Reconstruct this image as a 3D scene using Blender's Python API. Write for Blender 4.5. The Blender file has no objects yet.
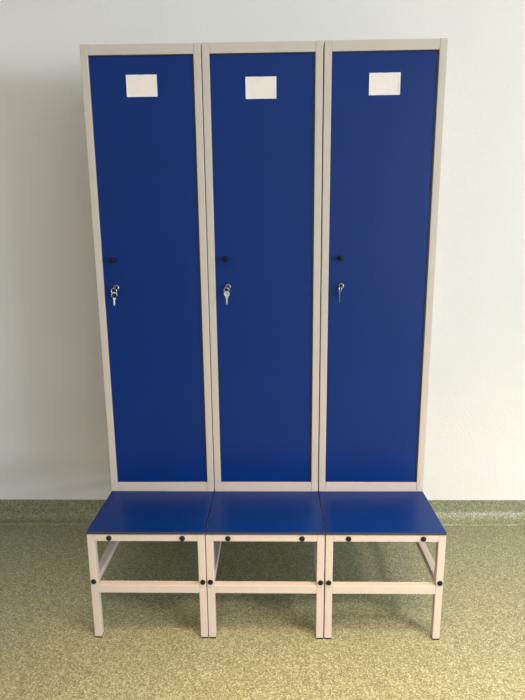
import bpy, bmesh, math
from mathutils import Matrix, Vector

scn = bpy.context.scene
COL = scn.collection
PI = math.pi

# ------------------------------------------------------------ dimensions
UNIT = 0.4            # pitch of the three units
UW = 0.3975           # width of one unit (hairline gap between neighbours)
YC = 0.296            # front plane of the lockers (bench front is y = 0)
YB = 0.786            # back of the lockers
YW = 0.824            # back wall
ZS = 0.405            # top of the bench seat
ZF = 0.395            # top of the bench frame
ZG = -0.0035          # floor level
ZT = 1.987            # top of the lockers
X0, X1, YF, ZC = -3.6, 4.6, -5.9, 2.95   # room

# ------------------------------------------------------------ materials
def new_mat(name):
    m = bpy.data.materials.new(name); m.use_nodes = True
    n = m.node_tree.nodes; l = m.node_tree.links
    return m, n, l, n['Principled BSDF']

def set_in(b, **k):
    names = {'col': 'Base Color', 'rough': 'Roughness', 'metal': 'Metallic', 'spec': 'Specular IOR Level',
             'coat': 'Coat Weight', 'coat_r': 'Coat Roughness', 'trans': 'Transmission Weight', 'ior': 'IOR'}
    for a, v in k.items():
        b.inputs[names[a]].default_value = (*v, 1) if a == 'col' else v

def simple(name, col, rough=0.5, metal=0.0, noise=0.0, nscale=20, bump=0.0, bscale=200, spec=0.5):
    m, n, l, b = new_mat(name)
    set_in(b, col=col, rough=rough, metal=metal, spec=spec)
    tc = n.new('ShaderNodeTexCoord')
    if noise:
        t = n.new('ShaderNodeTexNoise'); t.inputs['Scale'].default_value = nscale; t.inputs['Detail'].default_value = 4
        l.new(tc.outputs['Object'], t.inputs['Vector'])
        r = n.new('ShaderNodeValToRGB')
        r.color_ramp.elements[0].position = 0.3; r.color_ramp.elements[1].position = 0.7
        r.color_ramp.elements[0].color = (*[c * (1 - noise) for c in col], 1)
        r.color_ramp.elements[1].color = (*[min(1, c * (1 + noise)) for c in col], 1)
        l.new(t.outputs['Fac'], r.inputs['Fac']); l.new(r.outputs['Color'], b.inputs['Base Color'])
    if bump:
        t = n.new('ShaderNodeTexNoise'); t.inputs['Scale'].default_value = bscale; t.inputs['Detail'].default_value = 3
        l.new(tc.outputs['Object'], t.inputs['Vector'])
        bp = n.new('ShaderNodeBump'); bp.inputs['Strength'].default_value = bump; bp.inputs['Distance'].default_value = 0.002
        l.new(t.outputs['Fac'], bp.inputs['Height']); l.new(bp.outputs['Normal'], b.inputs['Normal'])
    return m

M_STEEL = simple('powder_coated_steel', (0.545, 0.455, 0.41), 0.42, noise=0.02, nscale=30, bump=0.05, bscale=600)
M_BLUE = simple('blue_laminate', (0.0, 0.021, 0.15), 0.38, noise=0.04, nscale=6, bump=0.04, bscale=900, spec=0.25)
M_EDGE = simple('seat_edge_band', (0.035, 0.027, 0.024), 0.5, noise=0.1)
M_CORE_GAP = simple('black_core_gap_shade', (0.012, 0.011, 0.011), 0.6, noise=0.1)  # door panel core; its black also stands in for shade in gaps
M_BLACK = simple('black_plastic', (0.005, 0.005, 0.005), 0.6, noise=0.1, spec=0.25)
M_CHROME = simple('chrome', (0.82, 0.82, 0.83), 0.16, metal=1, noise=0.03)
M_KEY = simple('nickel_key', (0.62, 0.60, 0.56), 0.28, metal=1, noise=0.05, nscale=90)
M_DARKKEY = simple('dark_reflection_key', (0.22, 0.21, 0.20), 0.4, metal=1, noise=0.05, nscale=90)  # nickel coloured darker to carry the dark reflection on the inserted key
M_PAPER = simple('paper_card', (0.84, 0.71, 0.67), 0.75, noise=0.02, nscale=80)
M_CEIL = simple('ceiling_paint', (0.84, 0.84, 0.83), 0.9, noise=0.01)
M_FRAME = simple('white_window_frame', (0.8, 0.8, 0.8), 0.4, noise=0.01)

# label holder: slightly milky plastic
m, n, l, b = new_mat('milky_plastic'); set_in(b, col=(0.84, 0.81, 0.86), rough=0.25)
t = n.new('ShaderNodeTexNoise'); t.inputs['Scale'].default_value = 40
mr = n.new('ShaderNodeMapRange'); mr.inputs['To Min'].default_value = 0.2; mr.inputs['To Max'].default_value = 0.34
l.new(t.outputs['Fac'], mr.inputs['Value']); l.new(mr.outputs[0], b.inputs['Roughness'])
M_HOLD = m

# plaster wall: off-white with a fine roughcast grain
m, n, l, b = new_mat('wall_plaster'); set_in(b, col=(0.74, 0.70, 0.655), rough=0.7, spec=0.3)
geo = n.new('ShaderNodeNewGeometry')
t1 = n.new('ShaderNodeTexNoise'); t1.inputs['Scale'].default_value = 90; t1.inputs['Detail'].default_value = 5; t1.inputs['Roughness'].default_value = 0.6
t2 = n.new('ShaderNodeTexNoise'); t2.inputs['Scale'].default_value = 1.6; t2.inputs['Detail'].default_value = 3
l.new(geo.outputs['Position'], t1.inputs['Vector']); l.new(geo.outputs['Position'], t2.inputs['Vector'])
bp = n.new('ShaderNodeBump'); bp.inputs['Strength'].default_value = 0.3; bp.inputs['Distance'].default_value = 0.003
l.new(t1.outputs['Fac'], bp.inputs['Height']); l.new(bp.outputs['Normal'], b.inputs['Normal'])
r = n.new('ShaderNodeValToRGB')
r.color_ramp.elements[0].position = 0.3; r.color_ramp.elements[1].position = 0.7
r.color_ramp.elements[0].color = (0.79, 0.73, 0.71, 1); r.color_ramp.elements[1].color = (0.83, 0.77, 0.75, 1)
l.new(t2.outputs['Fac'], r.inputs['Fac']); l.new(r.outputs['Color'], b.inputs['Base Color'])
M_WALL = m

# speckled vinyl floor
m, n, l, b = new_mat('speckled_vinyl'); set_in(b, rough=0.42, spec=0.5)
geo = n.new('ShaderNodeNewGeometry')
v = n.new('ShaderNodeTexVoronoi'); v.inputs['Scale'].default_value = 265
n1 = n.new('ShaderNodeTexNoise'); n1.inputs['Scale'].default_value = 160; n1.inputs['Detail'].default_value = 2
n2 = n.new('ShaderNodeTexNoise'); n2.inputs['Scale'].default_value = 2.0; n2.inputs['Detail'].default_value = 3
for q in (v, n1, n2): l.new(geo.outputs['Position'], q.inputs['Vector'])
sep = n.new('ShaderNodeSeparateColor'); l.new(v.outputs['Color'], sep.inputs['Color'])
r = n.new('ShaderNodeValToRGB'); cr = r.color_ramp; cr.interpolation = 'CONSTANT'
cr.elements[0].position = 0.0; cr.elements[0].color = (0.150, 0.145, 0.083, 1)
cr.elements[1].position = 0.22; cr.elements[1].color = (0.203, 0.202, 0.118, 1)
for p_, c_ in ((0.45, (0.262, 0.259, 0.156)), (0.70, (0.322, 0.320, 0.198)), (0.88, (0.420, 0.414, 0.281))):
    e = cr.elements.new(p_); e.color = (*c_, 1)
l.new(sep.outputs['Red'], r.inputs['Fac'])
mx = n.new('ShaderNodeMix'); mx.data_type = 'RGBA'; mx.blend_type = 'MULTIPLY'; mx.inputs['Factor'].default_value = 1
r2 = n.new('ShaderNodeValToRGB')
r2.color_ramp.elements[0].position = 0.3; r2.color_ramp.elements[1].position = 0.7
r2.color_ramp.elements[0].color = (0.95, 0.965, 0.95, 1); r2.color_ramp.elements[1].color = (1, 1, 1, 1)
l.new(n2.outputs['Fac'], r2.inputs['Fac'])
l.new(r.outputs['Color'], mx.inputs['A']); l.new(r2.outputs['Color'], mx.inputs['B'])
l.new(mx.outputs['Result'], b.inputs['Base Color'])
bp = n.new('ShaderNodeBump'); bp.inputs['Strength'].default_value = 0.12; bp.inputs['Distance'].default_value = 0.001
l.new(n1.outputs['Fac'], bp.inputs['Height']); l.new(bp.outputs['Normal'], b.inputs['Normal'])
M_FLOOR = m

# window glass
m, n, l, b = new_mat('window_glass'); set_in(b, col=(1, 1, 1), rough=0.0, trans=1.0, ior=1.0)
M_GLASS = m

# ------------------------------------------------------------ mesh helpers
def box(bm, a, c, bevel=0.0, seg=2, mi=0):
    """axis aligned box between corners a and c, edges rounded"""
    t = bmesh.new()
    bmesh.ops.create_cube(t, size=1)
    for v in t.verts:
        v.co = Vector([a[i] + (v.co[i] + 0.5) * (c[i] - a[i]) for i in range(3)])
    if bevel:
        bmesh.ops.bevel(t, geom=t.edges[:], offset=bevel, segments=seg, profile=0.5, affect='EDGES')
    merge(bm, t, mi)

def merge(bm, t, mi=0):
    mp = {v: bm.verts.new(v.co) for v in t.verts}
    for f in t.faces:
        nf = bm.faces.new([mp[v] for v in f.verts]); nf.material_index = mi if mi else f.material_index; nf.smooth = f.smooth
    t.free()

def lathe(bm, prof, origin, axis='-y', seg=32, mi=0, smooth=True):
    """profile [(radius, height)] turned about an axis pointing along -y (towards the viewer) or z"""
    rings = []
    o = Vector(origin)
    for rr, h in prof:
        ring = []
        if rr < 1e-6:
            p = Vector((0, -h, 0)) if axis == '-y' else Vector((0, 0, h))
            ring = [bm.verts.new(o + p)]
        else:
            for i in range(seg):
                a = 2 * PI * i / seg
                if axis == '-y': p = Vector((rr * math.cos(a), -h, rr * math.sin(a)))
                else: p = Vector((rr * math.cos(a), rr * math.sin(a), h))
                ring.append(bm.verts.new(o + p))
        rings.append(ring)
    for A, B in zip(rings, rings[1:]):
        for i in range(seg):
            j = (i + 1) % seg
            if len(A) == 1 and len(B) == 1: continue
            if len(A) == 1: f = bm.faces.new((A[0], B[i], B[j]))
            elif len(B) == 1: f = bm.faces.new((A[i], A[j], B[0]))
            else: f = bm.faces.new((A[i], A[j], B[j], B[i]))
            f.smooth = smooth; f.material_index = mi

def torus(bm, R, r, mat, seg=36, sub=10):
    """ring in the local xz plane, placed by matrix"""
    g = []
    for i in range(seg):
        a = 2 * PI * i / seg; ring = []
        for j in range(sub):
            b = 2 * PI * j / sub
            q = R + r * math.cos(b)
            ring.append(bm.verts.new(mat @ Vector((q * math.cos(a), r * math.sin(b), q * math.sin(a)))))
        g.append(ring)
    for i in range(seg):
        for j in range(sub):
            f = bm.faces.new((g[i][j], g[(i + 1) % seg][j], g[(i + 1) % seg][(j + 1) % sub], g[i][(j + 1) % sub])); f.smooth = True

def plate(bm, outline, th, mat, hole=None, bevel=0.0003):
    """flat plate with an outline in local xz, thickness th along y; optional (x, z, r) round hole"""
    t = bmesh.new()
    vs = [t.verts.new((x, -th / 2, z)) for x, z in outline]
    es = [t.edges.new((vs[i], vs[(i + 1) % len(vs)])) for i in range(len(vs))]
    if hole:
        hx, hz, hr = hole
        hv = [t.verts.new((hx + hr * math.cos(2 * PI * k / 16), -th / 2, hz + hr * math.sin(2 * PI * k / 16))) for k in range(16)]
        es += [t.edges.new((hv[k], hv[(k + 1) % 16])) for k in range(16)]
        bmesh.ops.triangle_fill(t, edges=es, use_beauty=True)
    else:
        t.faces.new(vs)
    ex = bmesh.ops.extrude_face_region(t, geom=t.faces[:])
    bmesh.ops.translate(t, vec=(0, th, 0), verts=[g for g in ex['geom'] if isinstance(g, bmesh.types.BMVert)])
    bmesh.ops.recalc_face_normals(t, faces=t.faces[:])
    bmesh.ops.transform(t, matrix=mat, verts=t.verts[:])
    merge(bm, t)

def obj(name, bm, mats, parent=None, loc=None):
    bmesh.ops.recalc_face_normals(bm, faces=bm.faces[:])
    me = bpy.data.meshes.new(name); bm.to_mesh(me); bm.free()
    for mm in (mats if isinstance(mats, (list, tuple)) else [mats]): me.materials.append(mm)
    o = bpy.data.objects.new(name, me); COL.objects.link(o)
    if parent: o.parent = parent
    if loc: o.location = loc
    return o

def one(name, mats, parent, *boxes, bevel=0.0015, seg=2):
    bm = bmesh.new()
    for a, c in boxes: box(bm, a, c, bevel, seg)
    return obj(name, bm, mats, parent)

def thing(name, label, cat, loc, group=None):
    o = bpy.data.objects.new(name, None); COL.objects.link(o); o.location = loc
    o.empty_display_size = 0.1
    o['label'] = label; o['category'] = cat
    if group: o['group'] = group
    return o

def struct(name, bm, mats):
    o = obj(name, bm, mats); o['kind'] = 'structure'; return o

def copy_thing(root, loc, label):
    """copy of a thing, its parts and their sub-parts"""
    def rec(o, parent):
        c = o.copy(); COL.objects.link(c)
        if parent: c.parent = parent
        for ch in [x for x in bpy.data.objects if x.parent == o]: rec(ch, c)
        return c
    r = rec(root, None); r.location = loc; r['label'] = label
    return r

# ------------------------------------------------------------ the room
bm = bmesh.new(); box(bm, (X0 - 0.1, YF - 0.1, -0.1), (X1 + 0.1, YW + 0.1, ZG)); struct('floor', bm, M_FLOOR)
bm = bmesh.new(); box(bm, (X0 - 0.1, YF - 0.1, ZC), (X1 + 0.1, YW + 0.1, ZC + 0.1)); struct('ceiling', bm, M_CEIL)
bm = bmesh.new(); box(bm, (X0 - 0.1, YW, 0.0), (X1 + 0.1, YW + 0.1, ZC)); struct('wall_back', bm, M_WALL)
bm = bmesh.new(); box(bm, (X0 - 0.1, YF, 0.0), (X0, YW, ZC)); struct('wall_left', bm, M_WALL)
bm = bmesh.new(); box(bm, (X0 - 0.1, YF - 0.1, 0.0), (X1 + 0.1, YF, ZC)); struct('wall_front', bm, M_WALL)

# right wall with a window opening
WY0, WY1, WZ0, WZ1 = -5.3, -2.3, 0.95, 2.03
bm = bmesh.new()
for a, c in (((X1, YF, 0), (X1 + 0.2, WY0, ZC)), ((X1, WY1, 0), (X1 + 0.2, YW, ZC)),
             ((X1, WY0, 0), (X1 + 0.2, WY1, WZ0)), ((X1, WY0, WZ1), (X1 + 0.2, WY1, ZC))):
    box(bm, a, c)
struct('wall_right', bm, M_WALL)
bm = bmesh.new()
fx0, fx1 = X1 + 0.05, X1 + 0.10
ym = (WY0 + WY1) / 2
for a, c in (((fx0, WY0, WZ0), (fx1, WY0 + 0.05, WZ1)), ((fx0, WY1 - 0.05, WZ0), (fx1, WY1, WZ1)),
             ((fx0, WY0 + 0.05, WZ0), (fx1, WY1 - 0.05, WZ0 + 0.05)), ((fx0, WY0 + 0.05, WZ1 - 0.05), (fx1, WY1 - 0.05, WZ1)),
             ((fx0, ym - 0.03, WZ0 + 0.05), (fx1, ym + 0.03, WZ1 - 0.05))):
    box(bm, a, c, 0.004)
wf = struct('window_1', bm, M_FRAME)
bm = bmesh.new()
for a, c in (((fx0 + 0.02, WY0 + 0.05, WZ0 + 0.05), (fx0 + 0.026, ym - 0.03, WZ1 - 0.05)),
             ((fx0 + 0.02, ym + 0.03, WZ0 + 0.05), (fx0 + 0.026, WY1 - 0.05, WZ1 - 0.05))):
    box(bm, a, c)
obj('window_pane', bm, M_GLASS, wf)

# coved vinyl skirting, the floor sheet rolled up the wall
def cove(name, p0, p1, inward):
    """profile swept from p0 to p1 along the wall foot; inward = unit vector into the room"""
    H, R, T = 0.0985, 0.045, 0.003
    prof = [(0.0, H), (T, H), (T, R + T)]
    for k in range(1, 13):
        a = PI / 2 * k / 12
        prof.append((T + R - R * math.cos(a), T + R - R * math.sin(a)))
    prof += [(R + T + 0.02, 0.0006), (R + T + 0.02, 0.0), (0.0, 0.0)]
    bm = bmesh.new(); iv = Vector(inward)
    A = [bm.verts.new(Vector(p0) + iv * d + Vector((0, 0, z))) for d, z in prof]
    B = [bm.verts.new(Vector(p1) + iv * d + Vector((0, 0, z))) for d, z in prof]
    for i in range(len(prof)):
        j = (i + 1) % len(prof)
        f = bm.faces.new((A[i], A[j], B[j], B[i])); f.smooth = 2 <= i <= 14
    bm.faces.new(A); bm.faces.new(B)
    return struct(name, bm, M_FLOOR)
cove('baseboard_back', (X0, YW, ZG), (X1, YW, ZG), (0, -1, 0))
cove('baseboard_left', (X0, YF, ZG), (X0, YW - 0.07, ZG), (1, 0, 0))
cove('baseboard_right', (X1, YF, ZG), (X1, YW - 0.07, ZG), (-1, 0, 0))

# ------------------------------------------------------------ bench (frame on four legs with a blue seat)
S = 0.025             # square tube
YR = YB               # rear of the frame
bench = thing('bench', 'blue laminate bench seat on square cream steel legs under the left locker', 'bench',
              (-0.6, 0, 0), 'locker room benches in front of the lockers')
for x in (0.0, UW - S):
    for y in (0.0, YR - S):
        lg = one('leg', M_STEEL, bench, ((x, y, 0.001), (x + S, y + S, ZF)), bevel=0.002)
        cp = one('foot_cap', M_BLACK, lg, ((x + 0.0003, y + 0.0003, ZG), (x + S - 0.0003, y + S - 0.0003, 0.0015)), bevel=0.0003)
one('front_rail', M_STEEL, bench, ((S, 0.0, ZF - S), (UW - S, S, ZF)))
one('rear_rail', M_STEEL, bench, ((S, YR - S, ZF - S), (UW - S, YR, ZF)))
one('lower_rail', M_STEEL, bench, ((S, 0.0, 0.1745), (UW - S, S, 0.2045)))
for x in (0.0, UW - S):
    one('side_rail', M_STEEL, bench, ((x, S, ZF - S), (x + S, YR - S, ZF)))
    one('lower_side_rail', M_STEEL, bench, ((x, S, 0.204), (x + S, YR - S, 0.229)))
one('support_plate', M_STEEL, bench, ((0.001, YC, ZF), (UW - 0.001, YR, ZS)), bevel=0.001)
# seat board: blue faces, dark edge band
bm = bmesh.new()
box(bm, (0.0002, -0.002, ZF + 0.0005), (UW - 0.0002, YC - 0.0015, ZS), 0.0012, 2)
for f in bm.faces:
    if abs(f.normal.z) < 0.5: f.material_index = 1
bm.normal_update()
for f in bm.faces: f.material_index = 0 if abs(f.normal.z) > 0.6 else (2 if abs(f.normal.x) > 0.6 else 1)  # sides blacker than the front edge: shade of the seat gaps in colour
obj('seat', bm, [M_BLUE, M_EDGE, M_CORE_GAP], bench)
for x, z in ((0.0755, 0.3815), (0.3225, 0.3815), (0.012, 0.2175), (UW - 0.0115, 0.2175)):
    bm = bmesh.new()
    lathe(bm, [(0.0, 0.0), (0.0088, 0.0), (0.0092, 0.0012), (0.0088, 0.0030), (0.0072, 0.0048), (0.0045, 0.0058), (0.0, 0.0062)], (0, 0, 0))
    obj('bolt_cap', bm, M_BLACK, bench, (x, 0.0, z))

# ------------------------------------------------------------ locker
ZL = ZS
locker = thing('locker', 'blue-doored locker on the left, its keys hanging on a ring beside the lock', 'locker',
               (-0.6, YC, ZL), 'row of blue lockers')
H = ZT - ZL; D = YB - YC
RB = 0.036            # bottom rail
RT = 0.033            # top rail
for x in (0.0, UW - S):
    one('frame_post', M_STEEL, locker, ((x, 0, 0), (x + S, S, H)), bevel=0.002)
one('top_rail', M_STEEL, locker, ((S, 0.0008, H - RT), (UW - S, S, H - 0.0005)), bevel=0.0015)
one('bottom_rail', M_STEEL, locker, ((S, 0.0008, 0), (UW - S, S, RB)), bevel=0.0015)
for x in (0.0, UW - 0.003):
    one('side_panel', M_STEEL, locker, ((x, S, 0), (x + 0.003, D, H)), bevel=0.0005)
one('back_panel', M_STEEL, locker, ((0.003, D - 0.003, 0), (UW - 0.003, D, H)), bevel=0.0005)
one('top_panel', M_STEEL, locker, ((0.003, S, H - 0.004), (UW - 0.003, D - 0.003, H)), bevel=0.0005)
one('base_panel', M_STEEL, locker, ((0.003, S, 0), (UW - 0.003, D - 0.003, 0.004)), bevel=0.0005)
one('shelf', M_STEEL, locker, ((0.003, 0.035, H - 0.30), (UW - 0.003, D - 0.003, H - 0.296)), bevel=0.0005)
DX0, DX1, DZ0, DZ1, DY = 0.0265, UW - S - 0.0062, RB + 0.0015, H - RT - 0.0040, 0.0035
bm = bmesh.new(); box(bm, (DX0, DY, DZ0), (DX1, DY + 0.016, DZ1), 0.0008, 2)
bm.normal_update()
for f in bm.faces: f.material_index = 1 if abs(f.normal.y) < 0.6 else 0
door = obj('door', bm, [M_BLUE, M_CORE_GAP], locker)
bm = bmesh.new()
box(bm, (DX1 + 0.0003, 0.0018, DZ0), (UW - S - 0.0001, DY + 0.016, DZ1 + 0.004), 0.0006)
box(bm, (S + 0.0001, 0.0025, DZ1 + 0.0003), (DX1 + 0.0002, DY + 0.016, H - RT - 0.0001), 0.0006)
obj('door_gap_shade', bm, M_CORE_GAP, locker)  # black strips added in the door gaps, standing in for their shade
# label holder: shallow tray with raised rims and a thumb notch in the rear of the top edge
LW, LH = 0.102, 0.068
bm = bmesh.new()
rim = 0.0045
box(bm, (0, -0.0012, 0), (LW, 0, LH), 0.0003)
box(bm, (0, -0.0032, 0), (rim, -0.0012, LH), 0.0004)
box(bm, (LW - rim, -0.0032, 0), (LW, -0.0012, LH), 0.0004)
box(bm, (rim, -0.0032, 0), (LW - rim, -0.0012, rim), 0.0004)
box(bm, (rim, -0.0032, LH - 0.0028), (LW / 2 - 0.011, -0.0012, LH), 0.0004)
box(bm, (LW / 2 + 0.011, -0.0032, LH - 0.0028), (LW - rim, -0.0012, LH), 0.0004)
# notch arc
arc = bmesh.new()
pts_o = [(LW / 2 + 0.0112 * math.cos(a), LH + 0.0008 + 0.0095 * math.sin(a)) for a in [PI + PI * k / 14 for k in range(15)]]
pts_i = [(LW / 2 + 0.0098 * math.cos(a), LH + 0.0008 + 0.0081 * math.sin(a)) for a in [PI + PI * k / 14 for k in range(15)]]
plate(bm, pts_o + pts_i[::-1], 0.0012, Matrix.Translation((0, -0.0028, 0)))
arc.free()
holder = obj('label_holder', bm, M_HOLD, door, (0.1466, DY, 1.825 - ZL))
bm = bmesh.new(); box(bm, (rim + 0.0003, -0.0018, rim + 0.0003), (LW - rim - 0.0003, -0.0013, LH - 0.0032), 0.0001, 1)
card = obj('paper_card', bm, M_PAPER, door, (0.1466, DY, 1.825 - ZL))
# black pull knob
bm = bmesh.new()
lathe(bm, [(0.0, 0), (0.0055, 0), (0.005, 0.010), (0.0072, 0.012), (0.0092, 0.014), (0.0095, 0.0235), (0.0080, 0.0260), (0.0, 0.0265)], (0, 0, 0))
knob = obj('knob', bm, M_BLACK, door, (0.0655, DY, 1.289 - ZL))
# cam lock: chrome rose, black slotted core
bm = bmesh.new()
lathe(bm, [(0.0, 0), (0.0115, 0), (0.0115, 0.0022), (0.0100, 0.0040), (0.0088, 0.0085), (0.0080, 0.0095), (0.0070, 0.0095), (0.0070, 0.0082), (0.0, 0.0082)], (0, 0, 0))
lathe(bm, [(0.0, 0.0082), (0.0068, 0.0082), (0.0066, 0.0089), (0.0, 0.0089)], (0, 0, 0), mi=1)
box(bm, (-0.0008, -0.0092, -0.0048), (0.0008, -0.0083, 0.0048), 0.0, mi=1)
lock = obj('lock', bm, [M_CHROME, M_BLACK], door, (0.070, DY, 1.192 - ZL))

locker2 = copy_thing(locker, (-0.2, YC, ZL), 'blue-doored locker in the middle between two others, with keys in the lock')
locker3 = copy_thing(locker, (0.2, YC, ZL), 'blue-doored locker on the right, beside the bare bright wall')
for root, dx, dz in ((locker2, -0.0045, -0.0115), (locker3, 0.0015, -0.006)):
    d = [c for c in bpy.data.objects if c.parent == root and c.name.startswith('door')][0]
    for c in [c for c in bpy.data.objects if c.parent == d]:
        if c.name.startswith(('label_holder', 'paper_card')):
            c.location = c.location + Vector((dx, 0, dz))
locker.rotation_euler.z = math.radians(0.4); locker.location.y -= 0.0025
locker3.rotation_euler.z = math.radians(-0.3); locker3.location.x += 0.001
copy_thing(bench, (-0.2, 0, 0), 'blue laminate bench seat on square cream steel legs under the middle locker')
copy_thing(bench, (0.2012, 0, 0), 'blue laminate bench seat on square cream steel legs under the right locker')

# ------------------------------------------------------------ keys hanging in the locks
def circle_pts(cx, cz, r, a0, a1, k):
    return [(cx + r * math.cos(a0 + (a1 - a0) * i / k), cz + r * math.sin(a0 + (a1 - a0) * i / k)) for i in range(k + 1)]

def key_outline(blade=0.020):
    """round bow at the top with its centre at z=0, blade hanging down with teeth"""
    r = 0.0085
    pts = circle_pts(0, 0, r, math.radians(-62), math.radians(242), 22)
    z = -r * 0.9
    pts += [(-0.0038, z - 0.002), (-0.0038, z - 0.005), (-0.0026, z - 0.0055), (-0.0026, z - blade), (-0.0006, z - blade - 0.0028), (0.0012, z - blade - 0.001)]
    tz = z - blade
    for k in range(5):
        pts += [(0.0025 if k % 2 else 0.0014, tz + 0.0025 + k * 0.0026)]
    pts += [(0.0026, z - 0.0055), (0.0038, z - 0.005), (0.0038, z - 0.002)]
    return pts

def key_set(idx, label, ring_rot, key_rot, ring_r, head_black):
    ux = -0.6 + 0.4 * idx
    yf = YC + DY - 0.0085                       # face of the lock core
    base = Vector((ux + 0.070, yf, 1.1905))
    t = thing('key_ring', label, 'keys', base, 'keys in the locker locks')
    # key in the lock: blade into the core, bow sticking out towards the viewer, turned edge-on
    bm = bmesh.new()
    m_in = Matrix.Rotation(math.radians(ring_rot), 4, 'Y') @ Matrix.Translation((0, -0.0155, 0)) @ Matrix.Rotation(math.radians(90), 4, 'Y') @ Matrix.Rotation(math.radians(-90), 4, 'Y') @ Matrix.Rotation(math.radians(90), 4, 'X')
    r = 0.0080
    ol = circle_pts(0, 0, r, math.radians(-66), math.radians(246), 22) + [(-0.0026, -0.0095), (-0.0026, -0.0150), (0.0026, -0.0150), (0.0026, -0.0095)]
    # outline lies in local xz with the blade along -z; turn it so the blade points to +y and the plate stands upright
    m_in = Matrix.Translation((0, -0.0150, 0)) @ Matrix.Rotation(math.radians(ring_rot), 4, 'Y') @ Matrix.Rotation(math.radians(90), 4, 'X') @ Matrix.Rotation(math.radians(90), 4, 'Z')
    plate(bm, ol, 0.0018, m_in, hole=(0, 0.0028, 0.0028))
    k0 = obj('key', bm, M_DARKKEY, t)
    # split ring threaded through the bow
    d = m_in @ Vector((0, 0, 0.0028))
    rc = Vector((d.x, d.y, d.z)) + Vector((-0.0035 if head_black else -0.004, 0.001, -ring_r * 0.92))
    bm = bmesh.new()
    mr = Matrix.Translation(rc) @ Matrix.Rotation(math.radians(key_rot * 0.6), 4, 'Z')
    torus(bm, ring_r, 0.0008, mr); torus(bm, ring_r, 0.0008, mr @ Matrix.Translation((0, 0.0013, 0)))
    obj('split_ring', bm, M_CHROME, t)
    # spare key hanging from the ring
    bm = bmesh.new()
    kc = rc + Vector((0.0002 - 0.002 * (idx == 2), 0, -ring_r - 0.0046))
    mk = Matrix.Translation(kc) @ Matrix.Rotation(math.radians(key_rot), 4, 'Z') @ Matrix.Rotation(math.radians(3 - 3 * idx), 4, 'Y') @ Matrix.Scale(1.2, 4)
    plate(bm, key_outline(0.0215), 0.0018, mk, hole=(0, 0.0038, 0.0026))
    k1 = obj('spare_key', bm, M_KEY, t)
    if head_black:
        bm = bmesh.new()
        for s in (-1, 1):
            plate(bm, circle_pts(0, -0.0012, 0.0074, 0, 2 * PI, 24)[:-1], 0.0012, mk @ Matrix.Translation((0, s * 0.0015, 0)), hole=(0, 0.0038, 0.0024))
        g = obj('key_grip', bm, M_BLACK, k1)
        g['label'] = 'dark key head'
    return t
key_set(0, "keys on a round ring in the left locker's lock, one with a dark head", 20, 18, 0.0095, True)
key_set(1, 'keys on a small ring in the lock of the middle locker, spare key facing flat', -10, 6, 0.0090, False)
key_set(2, 'keys in the lock of the right locker, spare key hanging edge-on', 30, 74, 0.0075, False)

# ------------------------------------------------------------ light
def area(name, loc, rot, sx, sy, power, col):
    L = bpy.data.lights.new(name, 'AREA'); L.shape = 'RECTANGLE'; L.size = sx; L.size_y = sy
    L.energy = power; L.color = col
    o = bpy.data.objects.new(name, L); COL.objects.link(o); o.location = loc; o.rotation_euler = rot
    return o
# daylight entering by the window
area('window_daylight', (X1 + 0.03, ym, (WZ0 + WZ1) / 2), (0, math.radians(90), 0), WZ1 - WZ0 - 0.06, WY1 - WY0 - 0.06, 215, (0.78, 0.92, 1.0))

# ceiling lamps: flush panels
def ceiling_lamp(label, x, y, sx, sy, power, col, spread):
    t = thing('ceiling_lamp', label, 'lamp', (x, y, ZC))
    one('housing', M_FRAME, t, ((-sx / 2 - 0.03, -sy / 2 - 0.03, -0.05), (sx / 2 + 0.03, sy / 2 + 0.03, 0.0)), bevel=0.004)
    area('lamp_light', (x, y, ZC - 0.055), (0, 0, 0), sx, sy, power, col).data.spread = math.radians(spread)
ceiling_lamp('wide warm white ceiling panel lamp in front of the lockers', 0.2, -1.0, 1.5, 0.8, 22, (1.0, 0.70, 0.42), 68)
ceiling_lamp('ceiling panel lamp on the window side of the room', 1.9, -1.5, 0.5, 0.5, 52, (1.0, 0.86, 0.66), 100)

w = bpy.data.worlds.new('sky'); scn.world = w; w.use_nodes = True
wn = w.node_tree.nodes; wl = w.node_tree.links
bg = wn['Background']; sky = wn.new('ShaderNodeTexSky'); sky.sky_type = 'HOSEK_WILKIE' if hasattr(sky, 'sky_type') else sky.sky_type
wl.new(sky.outputs['Color'], bg.inputs['Color']); bg.inputs['Strength'].default_value = 0.6

# ------------------------------------------------------------ camera
f_px, pitch, yaw, roll = 544.78, 0.2092, -0.0231, -0.0097
cam_p = Vector((0.0348, -1.645, 1.3731))
fw = Vector((math.sin(yaw) * math.cos(pitch), math.cos(yaw) * math.cos(pitch), -math.sin(pitch)))
rt = Vector((math.cos(yaw), -math.sin(yaw), 0)); up = rt.cross(fw)
r2 = rt * math.cos(roll) + up * math.sin(roll); u2 = -rt * math.sin(roll) + up * math.cos(roll)
cd = bpy.data.cameras.new('camera'); cam = bpy.data.objects.new('camera', cd); COL.objects.link(cam)
cd.sensor_fit = 'VERTICAL'; cd.sensor_height = 36.0; cd.sensor_width = 27.0; cd.lens = f_px / 700 * 36.0
cd.clip_start = 0.02
M = Matrix((r2, u2, -fw)).transposed().to_4x4(); M.translation = cam_p
cam.matrix_world = M
scn.camera = cam

vs = scn.view_settings
vs.view_transform = 'Standard'; vs.look = 'None'; vs.gamma = 1; vs.use_curve_mapping = False
vs.exposure = 0.52
